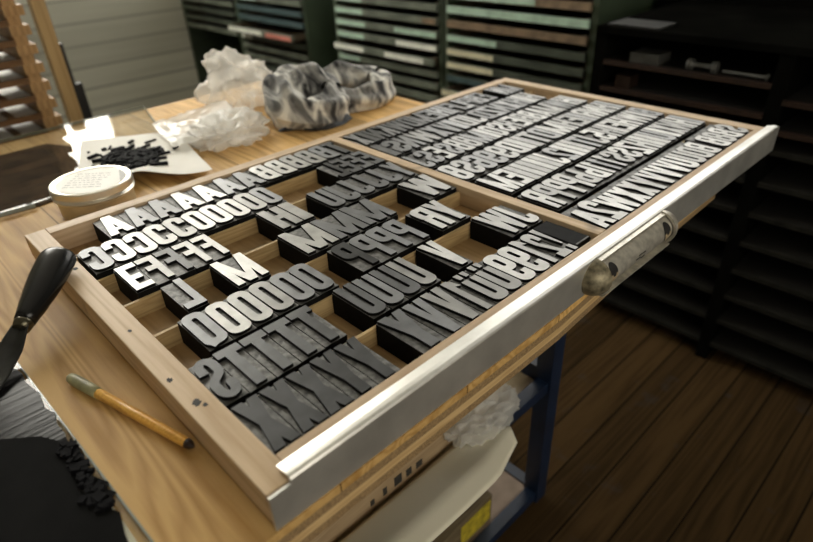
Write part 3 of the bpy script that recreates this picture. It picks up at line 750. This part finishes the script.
# left compartment: groups of (start, end, letters, tones); lower-case r after a letter = set upside down
def eq(x0, x1, txt, tn): return (x0, x1, txt, tn)
LEFT = {
 0: [(.076, .310, 'AAAAAAA', [.75, .34, .32, .8, .85, .45, .36]), (.310, .452, 'BBBBB', [.8, .8, .62, .55, .45]), (.452, .478, 'T', [.2])],
 1: [(.030, .162, ['C', 'C', 'C', 'Cr', 'Cr'], [.34, .8, .7, .62, .5]), (.162, .292, 'OOOOO', [.75, .75, .7, .55, .45]), (.392, .481, 'LEEE', [.12, .22, .3, .3])],
 2: [(.046, .162, ['Er', 'F', 'F', 'F', 'F'], [.8, .5, .16, .6, .62]), (.236, .269, 'H', [.5]), (.269, .287, 'I', [.55]), (.318, .345, 'U', [.4]), (.345, .456, 'JJJJ', [.35, .4, .3, .35]), (.456, .481, 'Y', [.4])],
 3: [(.068, .092, 'L', [.4]), (.127, .168, 'M', [.8]), (.220, .366, 'MMM', [.62, .34, .34]), (.426, .481, 'W', [.6])],
 4: [(.052, .206, 'QOOOOO', [.42, .7, .6, .5, .4, .36]), (.241, .349, 'PPPP', [.10, .42, .42, .4]), (.370, .398, 'R', [.75]), (.398, .4255, 'Y', [.62])],
 5: [(.0258, .0492, 'S', [.24]), (.049, .157, 'TTTT', [.26, .24, .24, .2]), (.190, .288, 'UUUU', [.26, .42, .26, .5]), (.315, .341, 'V', [.8]), (.415, .454, 'W', [.6]), (.454, .477, 'J', [.7])],
 6: [(.0255, .1045, 'XXX', [.16, .16, .17]), (.1045, .158, 'YY', [.16, .17]), (.186, .218, 'Y', [.32]), (.218, .272, 'VV', [.42, .5]), (.272, .293, '1', [.5]), (.293, .341, 'ÜÜ', [.5, .5]), (.341, .391, '99', [.8, .75]), (.391, .411, '1', [.6]), (.411, .431, '2', [.55]), (.431, .445, '!', [.5])],
}
for row, gs in LEFT.items():
    i = 0
    for x0, x1, txt, tns in gs:
        n = len(txt); w = (x1 - x0) / n
        for k, c in enumerate(txt):
            v = tns[k]
            place(c[0], x0 + k * w, x0 + (k + 1) * w, row, i, True, tone(v, .8 if v < .46 else 0), rot=c.endswith('r')); i += 1
# one block lying on its back at the divider
lb = MB().box(.4475, .476, .036, .098, Z0, .0335, 0).build('type_block', [M['black_wood'], M['shoulder']], None, (.462, .067, Z0))
tag(lb, 'plain black type block turned face down, last in the front row beside the divider', 'type block', 'type blocks in the left compartment')
B(.4485, .475, .0365, .0385, .0335, .0342).build('lit_edge', M['shoulder'], lb)  # grey strip painted as the light along the block's top edge
# right compartment
RIGHT = [
 ('XINKWDMEHIFLPBE  NM', .505, .950), ('I&NWXVIDJDZNXHIH', .503, .925), ('J&ES38MIQSHEBBAMWHI', .503, .955),
 ('8S699DIITDMHEIRNHI', .503, .968), ('MEIIIIIJ2IIITJ5HIEHWIB', .512, .970), ('RPPPbb111SSZHIIUIXNHI', .512, .970), ('A2WXXYVVVUUD3 B8BS', .503, .972)]
WF = {'I': .62, '1': .7, '!': .6, 'W': 1.5, 'M': 1.45, ' ': .55, 'A': 1.15, 'J': .9, '&': 1.15}
base_t = [.34, .48, .6, .62, .66, .62, .74]
for row, (txt, x0, x1) in enumerate(RIGHT):
    tot = sum(WF.get(c, 1) for c in txt); x = x0; i = 0
    for c in txt:
        w = WF.get(c, 1) / tot * (x1 - x0)
        if c != ' ':
            v = max(.2, min(.85, base_t[row] + rt.uniform(-.2, .17)))
            hh, dy = (.0635, 0.) if row != 6 else ((.054, -.0045) if c != '2' else (.0635, 0))
            if c in 'bh1S' and row == 5: hh, dy = .058, .001
            place(c, x, x + w, row, i, False, tone(v, .5 if v < .5 else .1), rot=False, h=hh, dy=dy); i += 1
        x += w

# ------------------------------------------------------------------ racks of type drawers along the right wall
XF = 1.60
LV = [.148 - .0477 * n for n in range(13)]
def rack(y0, y1, label, ztop=.19):
    r = thing('drawer_rack', (1.8, (y0 + y1) / 2, FL), label, 'drawer rack', 'drawer racks along the right wall')
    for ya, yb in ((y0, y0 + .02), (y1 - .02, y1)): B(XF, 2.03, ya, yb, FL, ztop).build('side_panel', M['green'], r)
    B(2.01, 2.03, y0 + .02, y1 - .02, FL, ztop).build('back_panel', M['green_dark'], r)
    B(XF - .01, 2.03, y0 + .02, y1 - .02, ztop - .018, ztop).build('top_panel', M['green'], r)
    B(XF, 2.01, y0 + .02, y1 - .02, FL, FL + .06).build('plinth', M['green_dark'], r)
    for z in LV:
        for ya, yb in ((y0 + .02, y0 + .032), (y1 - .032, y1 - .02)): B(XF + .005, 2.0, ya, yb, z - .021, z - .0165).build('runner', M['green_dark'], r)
    return r
FN = {'m': 'mint', 'w': 'white', 'c': 'cream', 'b': 'brown', 'g': 'grey', 'd': 'dark green', 't': 'dark teal', 'p': 'pink'}
FM = {'m': 'f_mint', 'w': 'f_white', 'c': 'f_cream', 'b': 'f_brown', 'g': 'f_grey', 'd': 'f_dim', 't': 'f_teal', 'p': 'f_pink'}
def drawer(y0, y1, n, spec, rname, ordn, out=0.):
    """spec: base letter followed by (colour, from, to) patches; from/to measured from the far (left) end"""
    z = LV[n]; base, patches = spec[0], spec[1]
    xf = XF - .012 - out
    d = thing('type_tray', (xf + .2, (y0 + y1) / 2, z - .0165), '', 'type tray', 'type trays in the racks')
    B(xf, xf + .014, y0 + .022, y1 - .022, z - .0135, z + .0095).build('front_board', M[FM[base]], d)
    mb = MB(); a, b_ = y0 + .034, y1 - .034
    mb.box(xf + .014, xf + .40, a, b_, z - .0160, z - .012); mb.box(xf + .014, xf + .40, a, a + .01, z - .012, z + .012); mb.box(xf + .014, xf + .40, b_ - .01, b_, z - .012, z + .012); mb.box(xf + .39, xf + .40, a + .01, b_ - .01, z - .012, z + .012)
    mb.build('tray_body', M['tray_wood'], d)
    Lw = y1 - y0 - .048
    for c, f0, f1 in patches:
        B(xf - .0012, xf, y1 - .024 - Lw * f1, y1 - .024 - Lw * f0, z - .0120, z + .0080).build('painted_band' if c in 'mtb' else 'label_card', M[FM[c]], d)
    cols = [FN[c] for c, _, _ in patches]; cols = list(dict.fromkeys(cols))
    look = FN[base] + ' front' + (' with ' + ' and '.join(cols[:2]) + (' bands' if len(patches) > 1 else ' band') if cols else '')
    d['label'] = f'{look} tray, {ORD[ordn]} from top in {rname}'
MID = {0: ('d', []), 1: ('g', []), 2: ('g', [('m', 0, .3)]), 3: ('g', [('m', 0, .3), ('b', .88, 1)]), 4: ('g', [('m', 0, .32), ('m', .62, 1)]), 5: ('g', [('m', 0, .3), ('w', .63, 1)]), 6: ('g', [('w', 0, .33), ('w', .55, .92)]), 7: ('g', [('m', 0, .24)]), 8: ('g', [('c', 0, .3)]), 9: ('g', []), 10: ('g', []), 11: ('d', [])}
RGT = {0: ('d', []), 1: ('b', [('m', 0, .66)]), 2: ('m', []), 3: ('b', []), 4: ('d', [('m', 0, .40)]), 5: ('d', [('c', 0, .38)]), 6: ('d', [('c', 0, .38)]), 7: ('d', [('t', 0, .3)]), 8: ('d', [('c', 0, .35)]), 9: ('d', []), 10: ('d', [])}
LFC = {0: ('d', []), 1: ('d', []), 2: ('g', [('m', 0, .5)]), 3: ('g', [('m', 0, .35)]), 4: ('t', []), 5: ('t', []), 6: ('g', [('w', 0, .55), ('p', .62, 1)]), 7: ('d', [('w', 0, .18)]), 8: ('g', []), 9: ('g', []), 10: ('d', [])}
LFD = {0: ('d', []), 1: ('d', []), 2: ('g', []), 3: ('d', []), 4: ('g', []), 5: ('d', []), 6: ('d', []), 7: ('g', [])}
RK = [(.69, 1.305, RGT, 'rack beside dark cabinet', 'dark green rack of mint and brown type drawers next to the dark cabinet'),
      (1.312, 1.955, MID, 'middle rack', 'dark green rack of white-labelled type drawers behind the rag'),
      (2.17, 2.785, LFC, 'rack behind bag', 'dark green rack with the pulled-out pink-labelled drawer behind the upright bag'),
      (2.79, 3.42, LFD, 'corner rack', 'dim green rack of type drawers in the corner by the boarded wall')]
for y0, y1, dr, rn, lab in RK:
    rack(y0, y1, lab)
    for n, sp in dr.items():
        o = 0.
        if dr is MID and n == 6: o = .022
        if dr is LFC and n == 6: o = .07
        if dr is RGT and n == 8: o = .03
        drawer(y0, y1, n, sp, rn, n, o)

# dark cabinet to the right
cb = thing('galley_cabinet', (1.63, -.25, FL), 'low dark open-shelved cabinet along the right wall, right of the racks', 'cabinet')
X0 = 1.37; yA, yB = -1.05, .555
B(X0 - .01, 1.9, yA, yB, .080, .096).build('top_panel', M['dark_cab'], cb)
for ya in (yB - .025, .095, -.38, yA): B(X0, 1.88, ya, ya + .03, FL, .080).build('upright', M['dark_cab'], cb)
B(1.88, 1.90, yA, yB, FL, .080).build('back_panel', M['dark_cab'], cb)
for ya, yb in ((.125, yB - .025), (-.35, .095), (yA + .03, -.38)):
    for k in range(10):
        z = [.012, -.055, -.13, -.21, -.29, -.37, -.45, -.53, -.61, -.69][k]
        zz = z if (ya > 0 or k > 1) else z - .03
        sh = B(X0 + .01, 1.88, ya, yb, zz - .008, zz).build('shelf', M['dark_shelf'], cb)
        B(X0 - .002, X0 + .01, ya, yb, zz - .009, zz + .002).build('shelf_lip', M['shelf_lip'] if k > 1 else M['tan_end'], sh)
# things on its top and on the shelf
o = B(1.375, 1.47, .40, .535, .096, .101).build('worn_top_edge', M['lead_dim']); o = tag(o, 'grey worn strip on the top edge at the left end of the dark cabinet', 'tray')  # added slab that stands for the cabinet's worn grey top edge
mb = MB()
for i in range(9): mb.box(1.39, 1.46, .395 + i * .0085, .4015 + i * .0085, .012, .036)
tag(mb.build('lead_furniture', M['lead'], None, (1.42, .43, .012)), 'row of grey lead spacing bars on the top shelf of the dark cabinet', 'spacing bars', kind='stuff')
def spool(y0, y1, label, nm='metal_spool', rend=.013, rmid=.006):
    ym = (y0 + y1) / 2; ln = y1 - y0
    s = MB().tube([(1.40, y0 + ln * t, .012 + rend + .0003) for t in (0, .18, .20, .80, .82, 1)], [rend, rend, rmid, rmid, rend, rend], 14)
    tag(s.build(nm, M['lead'], None, (1.40, ym, .012)), label, 'spool')
spool(.255, .325, 'short grey metal spool lying on the top shelf of the dark cabinet')
b_ = MB().tube([(1.395, y, .0205) for y in (.145, .150, .240)], [.008, .004, .0035], 10); b_.tube([(1.395, .139, .0205), (1.395, .1452, .0205)], [.0085, .0085], 12)
tag(b_.build('metal_rod', M['lead'], None, (1.395, .19, .012)), 'thin grey rod with a knob on the top shelf of the dark cabinet', 'rod')
tag(B(1.39, 1.44, .46, .50, -.055, -.025).build('wooden_block', M['tan_end'], None, (1.41, .48, -.055)), 'small brown wooden block on the second shelf of the dark cabinet', 'block')
# tall dark cupboard behind it
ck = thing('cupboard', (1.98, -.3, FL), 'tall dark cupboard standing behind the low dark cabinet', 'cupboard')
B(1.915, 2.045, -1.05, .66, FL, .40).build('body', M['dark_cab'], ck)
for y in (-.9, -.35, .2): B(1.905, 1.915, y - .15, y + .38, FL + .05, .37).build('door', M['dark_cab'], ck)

# ------------------------------------------------------------------ left background
def tray(k, z):
    t = thing('drying_tray', (.04, 1.56, z), f'slatted wooden drying tray holding white paper, {ORD[k]} from top of its stack', 'tray', 'stacked drying trays')
    x1 = .286; P_ = .0435
    B(-.35, x1 - .03, 1.46, 1.61, z, z + .010).build('base_board', M['stack_rail'], t)
    B(-.35, x1 - .03, 1.452, 1.46, z, z + .0145).build('front_rail', M['stack_rail'], t)
    B(x1 - .03, x1 - .002, 1.452, 1.61, z, z + .0215).build('end_block', M['stack_end'], t)
    B(x1 - .034, x1 + .010, 1.446, 1.61, z + .0215, z + P_).build('upper_block', M['stack_end'], t)
    B(-.34, x1 - .035, 1.465, 1.605, z + .010, z + .0125).build('paper', M['paper_white'], t)
    for i in range(8):
        x = -.30 + i * .07
        B(x - .008, x + .008, 1.463, 1.61, z + .0125, z + .0165).build('slat', M['stack_rail'], t)
P_ = .0437; nT = 24
for k in range(nT):
    z = FL + (nT - 1 - k) * P_
    tray(k, z)
po = B(.401, .437, 1.79, 1.83, FL, .215).build('post', M['timber'], None, (.42, 1.81, FL))
tag(po, 'bare upright timber post between the tray stack and the boarded wall', 'post')
bt = MB().box(.440, .449, 1.80, 1.825, FL, .06).box(.449, .468, 1.80, 1.825, FL, -.06).build('metal_bar', M['black_tool'], None, (.45, 1.81, FL))
tag(bt, 'black bar leaning upright against the timber post', 'bar')
cpb = thing('wall_cupboard', (.55, 3.40, -.27), 'dark brown cupboard on the boarded wall, seen left of the timber post', 'cupboard')
B(.30, .675, 3.33, 3.445, -.27, .55).build('body', M['brown_cup'], cpb)
B(.31, .665, 3.315, 3.33, -.255, .535).build('door', M['brown_cup'], cpb)

# ------------------------------------------------------------------ camera, world
cam = bpy.data.cameras.new('camera'); co = bpy.data.objects.new('camera', cam); COL.objects.link(co)
f_, az, el, roll, cx_, cy_, cz_ = 590.51476, .820594137, -.55763726, .04407031, -.105458983, -.263647284, .380336
d = Vector((math.cos(el) * math.cos(az), math.cos(el) * math.sin(az), math.sin(el)))
x = d.cross(Vector((0, 0, 1))).normalized(); y = d.cross(x)
c, s = math.cos(roll), math.sin(roll)
X = x * c + y * s; Y = x * -s + y * c
co.matrix_world = Matrix(((X.x, -Y.x, -d.x, cx_), (X.y, -Y.y, -d.y, cy_), (X.z, -Y.z, -d.z, cz_), (0, 0, 0, 1)))
cam.sensor_width = 36; cam.lens = f_ * 36 / 813; cam.clip_start = .02
cam.dof.use_dof = True; cam.dof.focus_distance = .66; cam.dof.aperture_fstop = 4.0
S.camera = co
w = bpy.data.worlds.new('world'); S.world = w; w.use_nodes = True
w.node_tree.nodes['Background'].inputs[0].default_value = (.7, .8, 1, 1); w.node_tree.nodes['Background'].inputs[1].default_value = .3
S.view_settings.view_transform = 'Standard'; S.view_settings.look = 'None'; S.view_settings.gamma = 1; S.view_settings.exposure = .35
S.view_settings.use_curve_mapping = False
